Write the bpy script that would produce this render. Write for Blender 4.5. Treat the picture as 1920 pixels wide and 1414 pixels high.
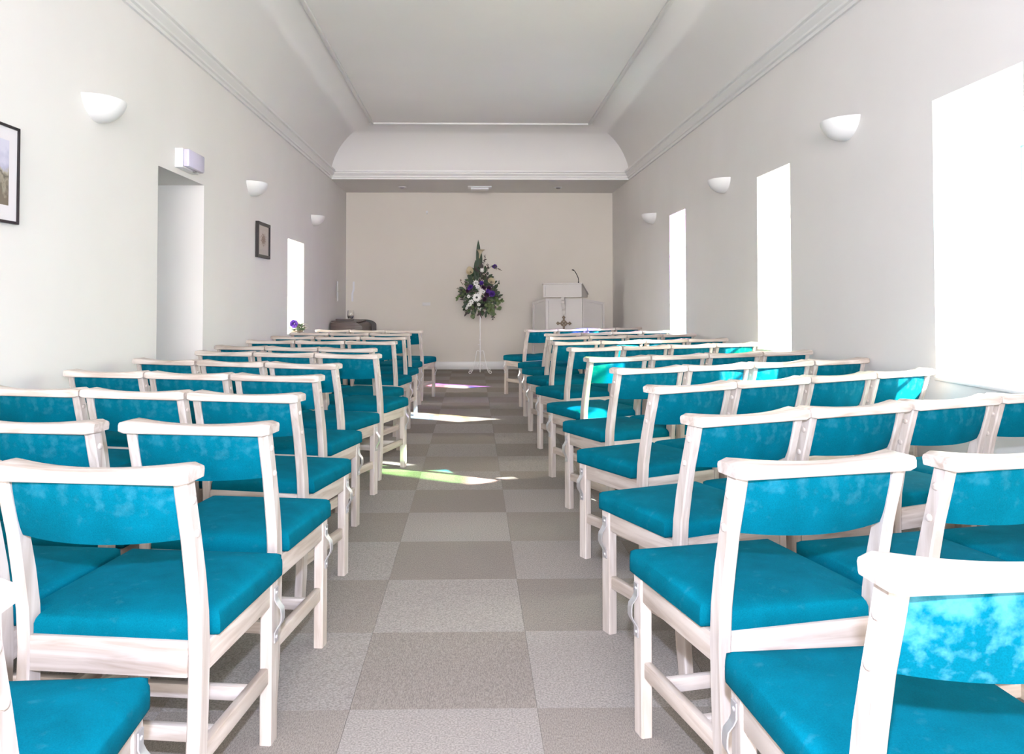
import bpy, bmesh, math, random
from math import sin, cos, tan, pi, radians, sqrt, atan, hypot
from mathutils import Vector, Matrix

random.seed(7)
for o in list(bpy.data.objects):
    bpy.data.objects.remove(o, do_unlink=True)
scene = bpy.context.scene
COL = scene.collection

# ------------------------------------------------------------------ camera
F = 1510.0
EYE = 1.087
cd = bpy.data.cameras.new('camera')
cam = bpy.data.objects.new('camera', cd)
COL.objects.link(cam)
yaw, pitch = atan(30 / F), atan(38 / F)
cam.location = (0, 0, EYE)
cam.rotation_euler = (pi / 2 + pitch, 0, -yaw)
cd.sensor_width = 36.0
cd.sensor_fit = 'HORIZONTAL'
cd.lens = F * 36.0 / 1920.0
cd.shift_x = (960 - 917) / 1920.0
cd.shift_y = (527 - 707) / 1920.0
cd.clip_start = 0.05
cd.clip_end = 200
scene.camera = cam

# ------------------------------------------------------------------ light
world = bpy.data.worlds.new('sky')
scene.world = world
world.use_nodes = True
bg = world.node_tree.nodes['Background']
bg.inputs['Color'].default_value = (1.0, 0.965, 0.93, 1)
bg.inputs['Strength'].default_value = 21.0

def lamp(name, kind, loc, direction, energy, color, **kw):
    ld = bpy.data.lights.new(name, kind)
    ld.energy = energy
    ld.color = color
    for k, v in kw.items():
        setattr(ld, k, v)
    o = bpy.data.objects.new(name, ld)
    o.location = loc
    o.rotation_euler = Vector(direction).to_track_quat('-Z', 'Y').to_euler()
    COL.objects.link(o)
    return o

SUN_EL, SUN_AZ = radians(28), radians(30)
lamp('sun', 'SUN', (8, -4, 6), (-cos(SUN_EL) * cos(SUN_AZ), cos(SUN_EL) * sin(SUN_AZ), -sin(SUN_EL)),
     42.0, (1.0, 0.97, 0.94), angle=radians(1.0))
# the photographer's flash just above the lens
lamp('camera_flash', 'AREA', (0.0, -0.02, EYE + 0.22), (0.0, 1, -0.03), 54.0, (0.83, 0.91, 1.2), size=0.04)
# added fill behind the camera to even out brightness; no window is built there
rl = lamp('rear_fill_light', 'AREA', (0.1, -6.6, 1.9), (0, 1, 0.03), 545.0, (1.0, 0.965, 0.96), size=3.4)
rl.data.shape = 'RECTANGLE'
rl.data.size_y = 2.0

vs = scene.view_settings
vs.view_transform = 'Standard'
vs.look = 'None'
vs.gamma = 1.0
vs.use_curve_mapping = False
vs.exposure = 0.58

# ------------------------------------------------------------------ materials
def mat(name, color, rough=0.6, metal=0.0, spec=0.5, **kw):
    m = bpy.data.materials.new(name)
    m.use_nodes = True
    b = m.node_tree.nodes['Principled BSDF']
    b.inputs['Base Color'].default_value = (*color, 1)
    b.inputs['Roughness'].default_value = rough
    b.inputs['Metallic'].default_value = metal
    b.inputs['Specular IOR Level'].default_value = spec
    for k, v in kw.items():
        b.inputs[k].default_value = v
    return m

def nodes(m):
    return m.node_tree.nodes, m.node_tree.links, m.node_tree.nodes['Principled BSDF']

def noise_color(m, c1, c2, scale=(1, 1, 1), nscale=20.0, detail=4.0, lo=0.35, hi=0.65, coord='Object', bump=0.0,
                bscale=None, rand=0.0, distort=0.0, bdist=0.002):
    n, l, b = nodes(m)
    tc = n.new('ShaderNodeTexCoord')
    mp = n.new('ShaderNodeMapping')
    mp.inputs['Scale'].default_value = scale
    l.new(tc.outputs[coord], mp.inputs['Vector'])
    vec = mp.outputs['Vector']
    info = None
    if rand:
        info = n.new('ShaderNodeObjectInfo')
        ad = n.new('ShaderNodeVectorMath'); ad.operation = 'ADD'
        sc = n.new('ShaderNodeVectorMath'); sc.operation = 'SCALE'
        cb = n.new('ShaderNodeCombineXYZ')
        for i in range(3):
            l.new(info.outputs['Random'], cb.inputs[i])
        l.new(cb.outputs[0], sc.inputs[0]); sc.inputs['Scale'].default_value = 37.0
        l.new(vec, ad.inputs[0]); l.new(sc.outputs[0], ad.inputs[1])
        vec = ad.outputs[0]
    nz = n.new('ShaderNodeTexNoise')
    nz.inputs['Scale'].default_value = nscale
    nz.inputs['Detail'].default_value = detail
    nz.inputs['Distortion'].default_value = distort
    l.new(vec, nz.inputs['Vector'])
    cr = n.new('ShaderNodeValToRGB')
    cr.color_ramp.elements[0].position = lo
    cr.color_ramp.elements[1].position = hi
    cr.color_ramp.elements[0].color = (*c1, 1)
    cr.color_ramp.elements[1].color = (*c2, 1)
    l.new(nz.outputs['Fac'], cr.inputs['Fac'])
    out = cr.outputs['Color']
    if rand:
        hv = n.new('ShaderNodeHueSaturation')
        mr = n.new('ShaderNodeMapRange')
        mr.inputs['To Min'].default_value = 1 - rand
        mr.inputs['To Max'].default_value = 1 + rand
        l.new(info.outputs['Random'], mr.inputs['Value'])
        l.new(mr.outputs[0], hv.inputs['Value'])
        l.new(out, hv.inputs['Color'])
        out = hv.outputs['Color']
    l.new(out, b.inputs['Base Color'])
    if bump:
        bp = n.new('ShaderNodeBump')
        bp.inputs['Strength'].default_value = bump
        bp.inputs['Distance'].default_value = bdist
        src = nz
        if bscale:
            src = n.new('ShaderNodeTexNoise')
            src.inputs['Scale'].default_value = bscale
            src.inputs['Detail'].default_value = 3
            l.new(tc.outputs[coord], src.inputs['Vector'])
        l.new(src.outputs['Fac'], bp.inputs['Height'])
        l.new(bp.outputs['Normal'], b.inputs['Normal'])
    return m

M = {}
M['wall'] = noise_color(mat('wall_paint', (.76, .745, .72), .85, spec=.2), (.770, .745, .722), (.795, .770, .746), nscale=1.3, detail=3,
                        bump=.15, bscale=60)
M['end_wall'] = noise_color(mat('end_wall_paint', (.78, .735, .685), .85, spec=.2), (.775, .725, .65), (.80, .75, .675), nscale=1.1, detail=3)
M['ceiling'] = noise_color(mat('ceiling_paint', (.76, .75, .735), .9, spec=.2), (.80, .78, .755), (.82, .80, .775), nscale=1.0, detail=2)
M['trim'] = mat('gloss_white_trim', (.80, .79, .77), .35)
M['door'] = mat('door_white', (.82, .82, .80), .4)
M['wood_z'] = noise_color(mat('limed_ash_upright', (.7, .6, .5), .42), (.43, .36, .305), (.60, .54, .495), (14, 14, 1.2), 3.2, 5, .30, .62,
                          rand=.07, distort=.6)
M['wood_x'] = noise_color(mat('limed_ash_rail', (.7, .6, .5), .40), (.38, .305, .25), (.60, .535, .485), (1.3, 14, 14), 3.2, 5, .30, .60,
                          rand=.12, distort=.6)
M['wood_y'] = noise_color(mat('limed_ash_side', (.7, .6, .5), .42), (.39, .31, .25), (.57, .50, .44), (14, 1.3, 14), 3.2, 5, .30, .60,
                          rand=.08, distort=.6)

def fabric(name, wear):
    m = mat(name, (0, .2, .25), .9, spec=.04)
    n, l, b = nodes(m)
    b.inputs['Sheen Weight'].default_value = .0
    b.inputs['Sheen Roughness'].default_value = .5
    b.inputs['Sheen Tint'].default_value = (.3, .8, .9, 1)
    tc = n.new('ShaderNodeTexCoord')
    n1 = n.new('ShaderNodeTexNoise'); n1.inputs['Scale'].default_value = 420; n1.inputs['Detail'].default_value = 2
    n2 = n.new('ShaderNodeTexNoise'); n2.inputs['Scale'].default_value = 14; n2.inputs['Detail'].default_value = 5
    l.new(tc.outputs['Object'], n1.inputs['Vector']); l.new(tc.outputs['Object'], n2.inputs['Vector'])
    cr = n.new('ShaderNodeValToRGB')
    cr.color_ramp.elements[0].position = .3; cr.color_ramp.elements[1].position = .7
    cr.color_ramp.elements[0].color = (.000, .088, .124, 1)
    cr.color_ramp.elements[1].color = (.000, .140, .208, 1)
    ad = n.new('ShaderNodeMath'); ad.operation = 'MULTIPLY_ADD'
    ad.inputs[1].default_value = .55
    l.new(n2.outputs['Fac'], ad.inputs[0])
    ml = n.new('ShaderNodeMath'); ml.operation = 'MULTIPLY'; ml.inputs[1].default_value = .45
    l.new(n1.outputs['Fac'], ml.inputs[0]); l.new(ml.outputs[0], ad.inputs[2])
    l.new(ad.outputs[0], cr.inputs['Fac'])
    out = cr.outputs['Color']
    if wear:
        # rubbed pale bloom along the top of the back
        sp = n.new('ShaderNodeSeparateXYZ'); l.new(tc.outputs['Object'], sp.inputs[0])
        mr = n.new('ShaderNodeMapRange'); mr.inputs['From Min'].default_value = .64; mr.inputs['From Max'].default_value = .76
        l.new(sp.outputs['Z'], mr.inputs['Value'])
        n3 = n.new('ShaderNodeTexNoise'); n3.inputs['Scale'].default_value = 38; n3.inputs['Detail'].default_value = 6
        l.new(tc.outputs['Object'], n3.inputs['Vector'])
        sm = n.new('ShaderNodeMath'); sm.operation = 'ADD'
        h = n.new('ShaderNodeMath'); h.operation = 'MULTIPLY'; h.inputs[1].default_value = .30
        l.new(mr.outputs[0], h.inputs[0]); l.new(h.outputs[0], sm.inputs[0]); l.new(n3.outputs['Fac'], sm.inputs[1])
        r2 = n.new('ShaderNodeMapRange'); r2.inputs['From Min'].default_value = .62 if wear < .3 else .52; r2.inputs['From Max'].default_value = .82 if wear < .3 else .74
        r2.inputs['To Max'].default_value = wear
        l.new(sm.outputs[0], r2.inputs['Value'])
        mx = n.new('ShaderNodeMix'); mx.data_type = 'RGBA'
        l.new(r2.outputs[0], mx.inputs['Factor']); l.new(out, mx.inputs['A'])
        mx.inputs['B'].default_value = (.14, .42, .52, 1)
        out = mx.outputs['Result']
    l.new(out, b.inputs['Base Color'])
    bp = n.new('ShaderNodeBump'); bp.inputs['Strength'].default_value = .35; bp.inputs['Distance'].default_value = .001
    l.new(n1.outputs['Fac'], bp.inputs['Height']); l.new(bp.outputs['Normal'], b.inputs['Normal'])
    return m
M['fabric'] = fabric('teal_wool', .10)
M['fabric_worn'] = fabric('teal_wool_rubbed', .42)
M['metal'] = mat('zinc_bracket', (.74, .74, .76), .38, metal=.85)
for k, c in (('light', (.33, .30, .275)), ('dark', (.275, .243, .215))):
    d = tuple(x * .74 for x in c); e = tuple(min(1, x * 1.22) for x in c)
    M['carpet_' + k] = noise_color(mat('carpet_' + k, c, .95, spec=.1), d, e, (1, 1, 1) if k == 'light' else (2.2, .6, 1), 190, 4, .34, .66,
                                   bump=.5, bscale=260, rand=.05)
M['carpet_base'] = mat('carpet_joint', (.26, .235, .21), .95)
M['iron'] = mat('white_painted_iron', (.93, .92, .90), .35)
M['frame_black'] = mat('black_picture_frame', (.012, .008, .010), .35)
M['mount'] = mat('picture_mount', (.74, .70, .73), .7)
M['mount2'] = mat('picture_mount_warm', (.50, .45, .41), .7)
M['plaster'] = mat('sconce_plaster', (.86, .85, .84), .6)
M['plastic'] = mat('white_plastic', (.82, .82, .84), .3)
M['lilac_reflection'] = mat('light_diffuser', (.66, .62, .80), .2)  # lilac reflection put into the colour of the diffuser
M['grey'] = mat('grey_plastic', (.30, .29, .28), .4)
M['lectern'] = mat('lectern_paint', (.62, .59, .57), .5)
M['brass'] = mat('dull_brass', (.20, .15, .10), .6, metal=.1)
M['black'] = mat('black_rubber', (.015, .012, .012), .5)
M['organ'] = noise_color(mat('taupe_wood', (.12, .09, .075), .45), (.095, .07, .06), (.15, .115, .10), (1, 14, 14), 3, 3)
M['organ_dark'] = mat('dark_edge', (.045, .035, .03), .5)
M['book'] = mat('brown_cover', (.09, .06, .05), .5)
M['petal_white'] = mat('white_petal', (.80, .79, .76), .6)
M['petal_cream'] = mat('cream_petal', (.78, .70, .50), .6)
M['petal_purple'] = mat('purple_petal', (.10, .035, .30), .6)
M['petal_dark'] = mat('dark_berry', (.05, .018, .05), .6)
M['leaf'] = mat('dark_leaf', (.018, .045, .012), .5)
M['leaf2'] = mat('olive_leaf', (.07, .11, .028), .5)
M['leaf3'] = mat('plum_leaf', (.055, .035, .035), .6)
M['stem'] = mat('stem', (.07, .09, .03), .6)
M['straw'] = mat('dry_twig', (.25, .20, .14), .7)
M['ground'] = noise_color(mat('gravel', (.4, .38, .34), .9), (.3, .29, .26), (.5, .47, .42), nscale=6)
M['stone'] = mat('render_outside', (.6, .56, .5), .9)
gl = mat('clear_glass', (1, 1, 1), .02)
gl.node_tree.nodes['Principled BSDF'].inputs['Transmission Weight'].default_value = 1
M['glass'] = gl

def pane_mat(name, c):
    m = bpy.data.materials.new(name); m.use_nodes = True
    n, l = m.node_tree.nodes, m.node_tree.links
    n.remove(n['Principled BSDF'])
    t = n.new('ShaderNodeBsdfTransparent'); t.inputs['Color'].default_value = (*c, 1)
    g = n.new('ShaderNodeBsdfGlossy'); g.inputs['Roughness'].default_value = .08
    mx = n.new('ShaderNodeMixShader'); mx.inputs[0].default_value = .06
    l.new(t.outputs[0], mx.inputs[1]); l.new(g.outputs[0], mx.inputs[2])
    l.new(mx.outputs[0], n['Material Output'].inputs['Surface'])
    return m
PANE = {k: pane_mat(k + '_pane', c) for k, c in dict(
    clear=(.93, .93, .90), cyan=(.25, .80, .88), green=(.52, .78, .45), blush=(.95, .82, .80), amber=(.95, .88, .66),
    blue=(.25, .30, .95), violet=(.72, .45, .90), pale_blue=(.62, .80, .95), pink=(.92, .50, .62), pearl=(.90, .95, .92)).items()}

def picture_mat(name, cols, scale, seedv):
    m = mat(name, cols[0], .35)
    n, l, b = nodes(m)
    tc = n.new('ShaderNodeTexCoord'); mp = n.new('ShaderNodeMapping')
    mp.inputs['Location'].default_value = (seedv, seedv, 0)
    l.new(tc.outputs['Generated'], mp.inputs['Vector'])
    nz = n.new('ShaderNodeTexNoise'); nz.inputs['Scale'].default_value = scale; nz.inputs['Detail'].default_value = 8
    l.new(mp.outputs[0], nz.inputs['Vector'])
    sp = n.new('ShaderNodeSeparateXYZ'); l.new(tc.outputs['Generated'], sp.inputs[0])
    md = n.new('ShaderNodeMath'); md.operation = 'MULTIPLY_ADD'; md.inputs[1].default_value = .9
    l.new(nz.outputs['Fac'], md.inputs[0]); l.new(sp.outputs['Z'], md.inputs[2])
    cr = n.new('ShaderNodeValToRGB')
    els = cr.color_ramp.elements
    els[0].position = .45; els[0].color = (*cols[0], 1)
    els[1].position = 1.3 / 1.45; els[1].color = (*cols[-1], 1)
    for i, c in enumerate(cols[1:-1]):
        e = els.new(.52 + .3 * i / max(1, len(cols) - 2)); e.color = (*c, 1)
    mv = n.new('ShaderNodeMath'); mv.operation = 'DIVIDE'; mv.inputs[1].default_value = 1.45
    l.new(md.outputs[0], mv.inputs[0]); l.new(mv.outputs[0], cr.inputs['Fac'])
    l.new(cr.outputs[0], b.inputs['Base Color'])
    return m
M['print1'] = picture_mat('rocky_view_print', [(.16, .13, .09), (.34, .30, .23), (.10, .085, .06), (.42, .38, .30), (.45, .44, .58), (.62, .60, .72)], 5, 2.3)

def blob_print():
    m = mat('tree_sketch_print', (.4, .36, .33), .5)
    n, l, b = nodes(m)
    tc = n.new('ShaderNodeTexCoord')
    nz = n.new('ShaderNodeTexNoise'); nz.inputs['Scale'].default_value = 12; nz.inputs['Detail'].default_value = 8
    l.new(tc.outputs['Generated'], nz.inputs['Vector'])
    ds = n.new('ShaderNodeVectorMath'); ds.operation = 'DISTANCE'; ds.inputs[1].default_value = (0, .5, .52)
    fl_ = n.new('ShaderNodeVectorMath'); fl_.operation = 'MULTIPLY'; fl_.inputs[1].default_value = (0, 1, 1)
    l.new(tc.outputs['Generated'], fl_.inputs[0]); l.new(fl_.outputs[0], ds.inputs[0])
    ad = n.new('ShaderNodeMath'); ad.operation = 'MULTIPLY_ADD'; ad.inputs[1].default_value = 1.1
    l.new(ds.outputs['Value'], ad.inputs[0]); l.new(nz.outputs['Fac'], ad.inputs[2])
    cr = n.new('ShaderNodeValToRGB')
    cr.color_ramp.elements[0].position = .66; cr.color_ramp.elements[0].color = (.22, .15, .11, 1)
    cr.color_ramp.elements[1].position = .92; cr.color_ramp.elements[1].color = (.50, .45, .41, 1)
    l.new(ad.outputs[0], cr.inputs['Fac']); l.new(cr.outputs[0], b.inputs['Base Color'])
    return m
M['print2'] = blob_print()

# ------------------------------------------------------------------ mesh helpers
def mesh_obj(name, bm, m, parent=None, smooth=35):
    bmesh.ops.recalc_face_normals(bm, faces=bm.faces[:])
    me = bpy.data.meshes.new(name)
    bm.to_mesh(me); bm.free()
    if smooth:
        for p in me.polygons:
            p.use_smooth = True
        me.set_sharp_from_angle(angle=radians(smooth))
    me.materials.append(M[m] if isinstance(m, str) else m)
    o = bpy.data.objects.new(name, me)
    COL.objects.link(o)
    if parent:
        o.parent = parent
    return o

def tag(o, label=None, cat=None, group=None, kind=None):
    if label: o['label'] = label
    if cat: o['category'] = cat
    if group: o['group'] = group
    if kind: o['kind'] = kind
    return o

def thing(name, label, cat, loc=(0, 0, 0), rz=0.0, group=None):
    o = bpy.data.objects.new(name, None)
    o.empty_display_size = .1
    o.location = loc; o.rotation_euler = (0, 0, rz)
    COL.objects.link(o)
    return tag(o, label, cat, group)

def box(bm, x0, x1, y0, y1, z0, z1, bevel=0.0, seg=2):
    vs_ = [bm.verts.new((x, y, z)) for z in (z0, z1) for y in (y0, y1) for x in (x0, x1)]
    fs = [(0, 1, 3, 2), (4, 6, 7, 5), (0, 4, 5, 1), (2, 3, 7, 6), (0, 2, 6, 4), (1, 5, 7, 3)]
    faces = [bm.faces.new([vs_[i] for i in f]) for f in fs]
    if bevel:
        ed = {e for f in faces for e in f.edges}
        bmesh.ops.bevel(bm, geom=list(ed), offset=bevel, segments=seg, profile=.5, affect='EDGES')
    return bm

def bbox(*a, **k):
    return box(bmesh.new(), *a, **k)

def prism(bm, poly, z0, z1, axis='z', bevel=0.0, seg=2):
    def P(a, b, c):
        return {'z': (a, b, c), 'y': (a, c, b), 'x': (c, a, b)}[axis]
    lo = [bm.verts.new(P(a, b, z0)) for a, b in poly]
    hi = [bm.verts.new(P(a, b, z1)) for a, b in poly]
    n = len(poly)
    fs = [bm.faces.new(lo[::-1]), bm.faces.new(hi)]
    for i in range(n):
        fs.append(bm.faces.new((lo[i], lo[(i + 1) % n], hi[(i + 1) % n], hi[i])))
    if bevel:
        ed = {e for f in fs for e in f.edges}
        bmesh.ops.bevel(bm, geom=list(ed), offset=bevel, segments=seg, profile=.5, affect='EDGES')
    return bm

def loft(bm, rings, closed=True, cap=True):
    rs = [[bm.verts.new(p) for p in r] for r in rings]
    n = len(rs[0])
    for a, b in zip(rs, rs[1:]):
        for i in range(n if closed else n - 1):
            j = (i + 1) % n
            bm.faces.new((a[i], a[j], b[j], b[i]))
    if cap:
        bm.faces.new(rs[0][::-1]); bm.faces.new(rs[-1])
    return bm

def tube(bm, pts, r, seg=8, cap=True):
    pts = [Vector(p) for p in pts]
    rad = r if isinstance(r, (list, tuple)) else [r] * len(pts)
    rings = []
    for i, p in enumerate(pts):
        t = (pts[min(i + 1, len(pts) - 1)] - pts[max(i - 1, 0)]).normalized()
        ref = Vector((0, 0, 1)) if abs(t.z) < .9 else Vector((1, 0, 0))
        if i == 0:
            u = t.cross(ref).normalized()
        else:
            u = (u - t * u.dot(t)).normalized()
        v = t.cross(u)
        rings.append([p + (u * cos(2 * pi * k / seg) + v * sin(2 * pi * k / seg)) * rad[i] for k in range(seg)])
    return loft(bm, rings, True, cap)

def lathe(bm, prof, c=(0, 0, 0), seg=20, axis='z'):
    rings = []
    for r, h in prof:
        ring = []
        for k in range(seg):
            a = 2 * pi * k / seg
            p = (r * cos(a), r * sin(a), h)
            if axis == 'x': p = (h, r * cos(a), r * sin(a))
            if axis == 'y': p = (r * cos(a), h, r * sin(a))
            ring.append((c[0] + p[0], c[1] + p[1], c[2] + p[2]))
        rings.append(ring)
    return loft(bm, rings)

def rbar(bm, pts, wx, wy, bevel=.003):
    """square-section bar through points, section wx by wy (x and y half widths given per point or once)"""
    rings = []
    c = bevel
    for p in pts:
        x, y, z = p
        rings.append([(x - wx + c, y - wy, z), (x + wx - c, y - wy, z), (x + wx, y - wy + c, z), (x + wx, y + wy - c, z),
                      (x + wx - c, y + wy, z), (x - wx + c, y + wy, z), (x - wx, y + wy - c, z), (x - wx, y - wy + c, z)])
    return loft(bm, rings)

# ------------------------------------------------------------------ room shell
XL, XR, YB, YA, YR = -2.03, 2.243, 12.9, 11.48, -7.0   # left, right, back wall, alcove front, rear
ZS, ZC, ZF, U = 2.83, 2.94, 3.49, .67                   # soffit, cove start, flat ceiling, cove width
TW = .50                                                # wall thickness

def wall_pieces(bm, x0, x1, y0, y1, ztop, openings):
    """vertical wall slab between x0,x1 running in y with openings (ya, yb, za, zb)"""
    y = y0
    for ya, yb, za, zb in sorted(openings):
        box(bm, x0, x1, y, ya, -.05, ztop)
        if za > 0: box(bm, x0, x1, ya, yb, -.05, za)
        box(bm, x0, x1, ya, yb, zb, ztop)
        y = yb
    box(bm, x0, x1, y, y1, -.05, ztop)

WIN_R = [(3.222, 3.868), (5.640, 6.300), (8.449, 9.130)]
SILL, WTOP = .705, 2.066
bm = bmesh.new()
wall_pieces(bm, XR, XR + TW, YR, YB + .3, ZF + .25, [(a, b, SILL, WTOP) for a, b in WIN_R])
tag(mesh_obj('wall_right', bm, 'wall', smooth=0), kind='structure', label='white plastered right wall with three deep window openings')
DOOR = (5.213, 6.099, 0, 1.962)
WIN_L = (8.856, 9.70, .715, 1.778)
bm = bmesh.new()
wall_pieces(bm, XL - TW, XL, YR, YB + .3, ZF + .25, [DOOR, WIN_L])
wall_left = tag(mesh_obj('wall_left', bm, 'wall', smooth=0), kind='structure', label='white plastered left wall with a recessed doorway and a small window')
tag(mesh_obj('wall_back', bbox(XL, XR, YB, YB + .3, -.05, ZF + .25), 'end_wall', smooth=0), kind='structure', label='warm white end wall of the alcove')
tag(mesh_obj('wall_rear', bbox(XL - TW, XR + TW, YR - .3, YR, -.05, ZF + .25), 'wall', smooth=0), kind='structure')

# coved ceiling, cove turning round the alcove end with mitred corners
bm = bmesh.new()
NS = 14
prof = []
for i in range(NS + 1):
    t = radians(12 + 78 * i / NS)
    a0 = radians(12)
    prof.append((U * (cos(a0) - cos(t)) / cos(a0), ZC + (ZF - ZC) * (sin(t) - sin(a0)) / (1 - sin(a0))))
L = [(bm.verts.new((XL + u, YR, z)), bm.verts.new((XL + u, YA - u, z))) for u, z in prof]
R_ = [(bm.verts.new((XR - u, YR, z)), bm.verts.new((XR - u, YA - u, z))) for u, z in prof]
for i in range(NS):
    bm.faces.new((L[i][0], L[i][1], L[i + 1][1], L[i + 1][0]))
    bm.faces.new((R_[i][1], R_[i][0], R_[i + 1][0], R_[i + 1][1]))
    bm.faces.new((L[i][1], R_[i][1], R_[i + 1][1], L[i + 1][1]))
bm.faces.new((L[-1][0], L[-1][1], R_[-1][1], R_[-1][0]))
mesh_c = mesh_obj('ceiling', bm, 'ceiling', smooth=30)
tag(mesh_c, kind='structure', label='white coved plaster ceiling with a flat centre panel')
tag(mesh_obj('roof', bbox(XL - TW - .2, XR + TW + .2, YR - .5, YB + .5, ZF + .25, ZF + .40), 'stone', smooth=0), kind='structure', label='roof slab above the hall')
bm = bmesh.new()
box(bm, XL, XR, YA, YB, ZS, ZF + .2)
tag(mesh_obj('ceiling_alcove', bm, 'ceiling', smooth=0), kind='structure', label='lower flat ceiling over the alcove')

# cornice
CP = [(0, 2.825), (.018, 2.825), (.018, 2.850), (.034, 2.856), (.034, 2.872), (.040, 2.880), (.056, 2.896), (.062, 2.905),
      (.062, 2.918), (.082, 2.924), (.082, 2.948), (0, 2.948)]
def cornice(name, side):
    bm = bmesh.new()
    if side == 'end':
        rings = [[(XL + o, YA - o, z) for o, z in CP], [(XR - o, YA - o, z) for o, z in CP]]
    elif side == 'left':
        rings = [[(XL + o, YR, z) for o, z in CP], [(XL + o, YA - o, z) for o, z in CP]]
    else:
        rings = [[(XR - o, YR, z) for o, z in CP], [(XR - o, YA - o, z) for o, z in CP]]
    loft(bm, rings)
    tag(mesh_obj(name, bm, 'trim', smooth=20), kind='structure', label='stepped white plaster cornice, %s' % side)
cornice('trim_1', 'left'); cornice('trim_2', 'right'); cornice('trim_3', 'end')
def bead(name, a, b):
    bm = bmesh.new()
    x0, y0 = a; x1, y1 = b
    w = .02
    box(bm, min(x0, x1) - w, max(x0, x1) + w, min(y0, y1) - w, max(y0, y1) + w, ZF - .022, ZF + .01, bevel=.008)
    tag(mesh_obj(name, bm, 'trim'), kind='structure', label='slim white moulding at the edge of the flat ceiling panel')
bead('trim_4', (XL + U, YR), (XL + U, YA - U - .02))
bead('trim_5', (XR - U, YR), (XR - U, YA - U - .02))
bead('trim_6', (XL + U - .02, YA - U), (XR - U + .02, YA - U))

def skirting(name, x0, x1, y0, y1):
    bm = bmesh.new()
    box(bm, x0, x1, y0, y1, 0.0, .125, bevel=.005)
    tag(mesh_obj(name, bm, 'trim'), kind='structure')
skirting('baseboard_back', XL + .02, XR - .02, YB - .02, YB)
skirting('baseboard_left', XL, XL + .018, YR, DOOR[0])
skirting('baseboard_left.001', XL, XL + .018, DOOR[1], YB)
skirting('baseboard_right', XR - .018, XR, YR, YB)

# floor with carpet tiles
fl = mesh_obj('floor', bbox(XL - TW, XR + TW, YR - .2, YB + .1, -.12, -.008), 'carpet_base', smooth=0)
tag(fl, kind='structure', label='floor of square grey carpet tiles laid quarter turn')
tile_mesh = {}
X0, Y0, T = .172, 2.178, .5
kx0, kx1 = -5, 5
ky0, ky1 = -8, 22
rt = random.Random(3)
for ky in range(ky0, ky1):
    for kx in range(kx0, kx1):
        xa, xb = X0 + kx * T, X0 + (kx + 1) * T
        ya, yb = Y0 + ky * T, Y0 + (ky + 1) * T
        xa, xb = max(xa, XL), min(xb, XR); yb = min(yb, YB)
        if xb - xa < .02 or yb - ya < .02: continue
        tone = 'light' if (kx + ky) % 2 == 0 else 'dark'
        key = (round(xb - xa, 3), round(yb - ya, 3), tone)
        hx, hy = (xb - xa) / 2, (yb - ya) / 2
        if key not in tile_mesh:
            o = mesh_obj('carpet_tile', prism(bmesh.new(), [(-hx + .0004, -hy + .0004), (hx - .0004, -hy + .0004), (hx - .0004, hy - .0004), (-hx + .0004, hy - .0004)], -.006, 0.0), 'carpet_' + tone, fl, smooth=0)
            tile_mesh[key] = o.data
        else:
            o = bpy.data.objects.new('carpet_tile', tile_mesh[key])
            COL.objects.link(o); o.parent = fl
        o.location = ((xa + xb) / 2, (ya + yb) / 2, rt.uniform(-.0006, 0))

# the rest of the carpet, behind the camera
tag(mesh_obj('carpet', bbox(XL, XR, YR, Y0 + ky0 * T, -.007, -.0005), 'carpet_light', fl, smooth=0), kind='stuff')

# windows: frame, glazing bars, coloured panes at the outer face, sill board at the inner face
def window(name, side, ya, yb, z0, z1, colors, label):
    xg = XR + TW - .09 if side > 0 else XL - TW + .09
    root = thing(name, label, None, (xg, (ya + yb) / 2, z0))
    root['kind'] = 'structure'
    w, h = (yb - ya) / 2, z1 - z0
    bm = bmesh.new()
    t = .035
    box(bm, -.03, .03, -w, -w + t, 0, h); box(bm, -.03, .03, w - t, w, 0, h)
    box(bm, -.03, .03, -w + t, w - t, 0, t); box(bm, -.03, .03, -w + t, w - t, h - t, h)
    mesh_obj('window_frame', bm, 'trim', root, smooth=0)
    n = len(colors)
    ph = (h - 2 * t) / n
    for i in range(n):
        za = t + i * ph
        if i:
            mesh_obj('glazing_bar', bbox(-.012, .012, -w + t, w - t, za - .007, za + .007), 'trim', root, smooth=0)
        cols = colors[i]
        m_ = len(cols)
        for j, c in enumerate(cols):
            y0_ = -w + t + (2 * w - 2 * t) * j / m_
            y1_ = -w + t + (2 * w - 2 * t) * (j + 1) / m_
            mesh_obj('pane', bbox(-.002, .002, y0_ + .001, y1_ - .001, za + .006 * (i > 0), za + ph - .006 * (i < n - 1)), PANE[c], root, smooth=0)
    bm = bmesh.new()
    xi = (XR - .012 - xg) if side > 0 else (XL + .012 - xg)
    box(bm, min(xi, 0), max(xi, 0), -w + .001, w - .001, 0.0, .016, bevel=.004)
    mesh_obj('window_sill', bm, 'trim', root)
    return root
window('window_1', 1, *WIN_R[0], SILL, WTOP, [['cyan', 'clear'], ['clear', 'amber'], ['pearl', 'clear'], ['cyan', 'clear'], ['blush', 'pearl'], ['green', 'cyan'], ['green', 'pearl']],
       'tall deep window nearest the camera in the right wall')
window('window_2', 1, *WIN_R[1], SILL, WTOP, [['clear', 'pearl'], ['green', 'clear'], ['clear', 'amber'], ['amber', 'clear'], ['clear', 'clear'], ['clear', 'amber'], ['pale_blue', 'clear']],
       'middle tall deep window in the right wall')
window('window_3', 1, *WIN_R[2], SILL, WTOP, [['clear', 'cyan'], ['green', 'pearl'], ['clear', 'clear'], ['blue', 'clear'], ['blue', 'violet'], ['clear', 'violet'], ['pink', 'violet']],
       'tall deep window in the right wall nearest the lectern')
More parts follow.
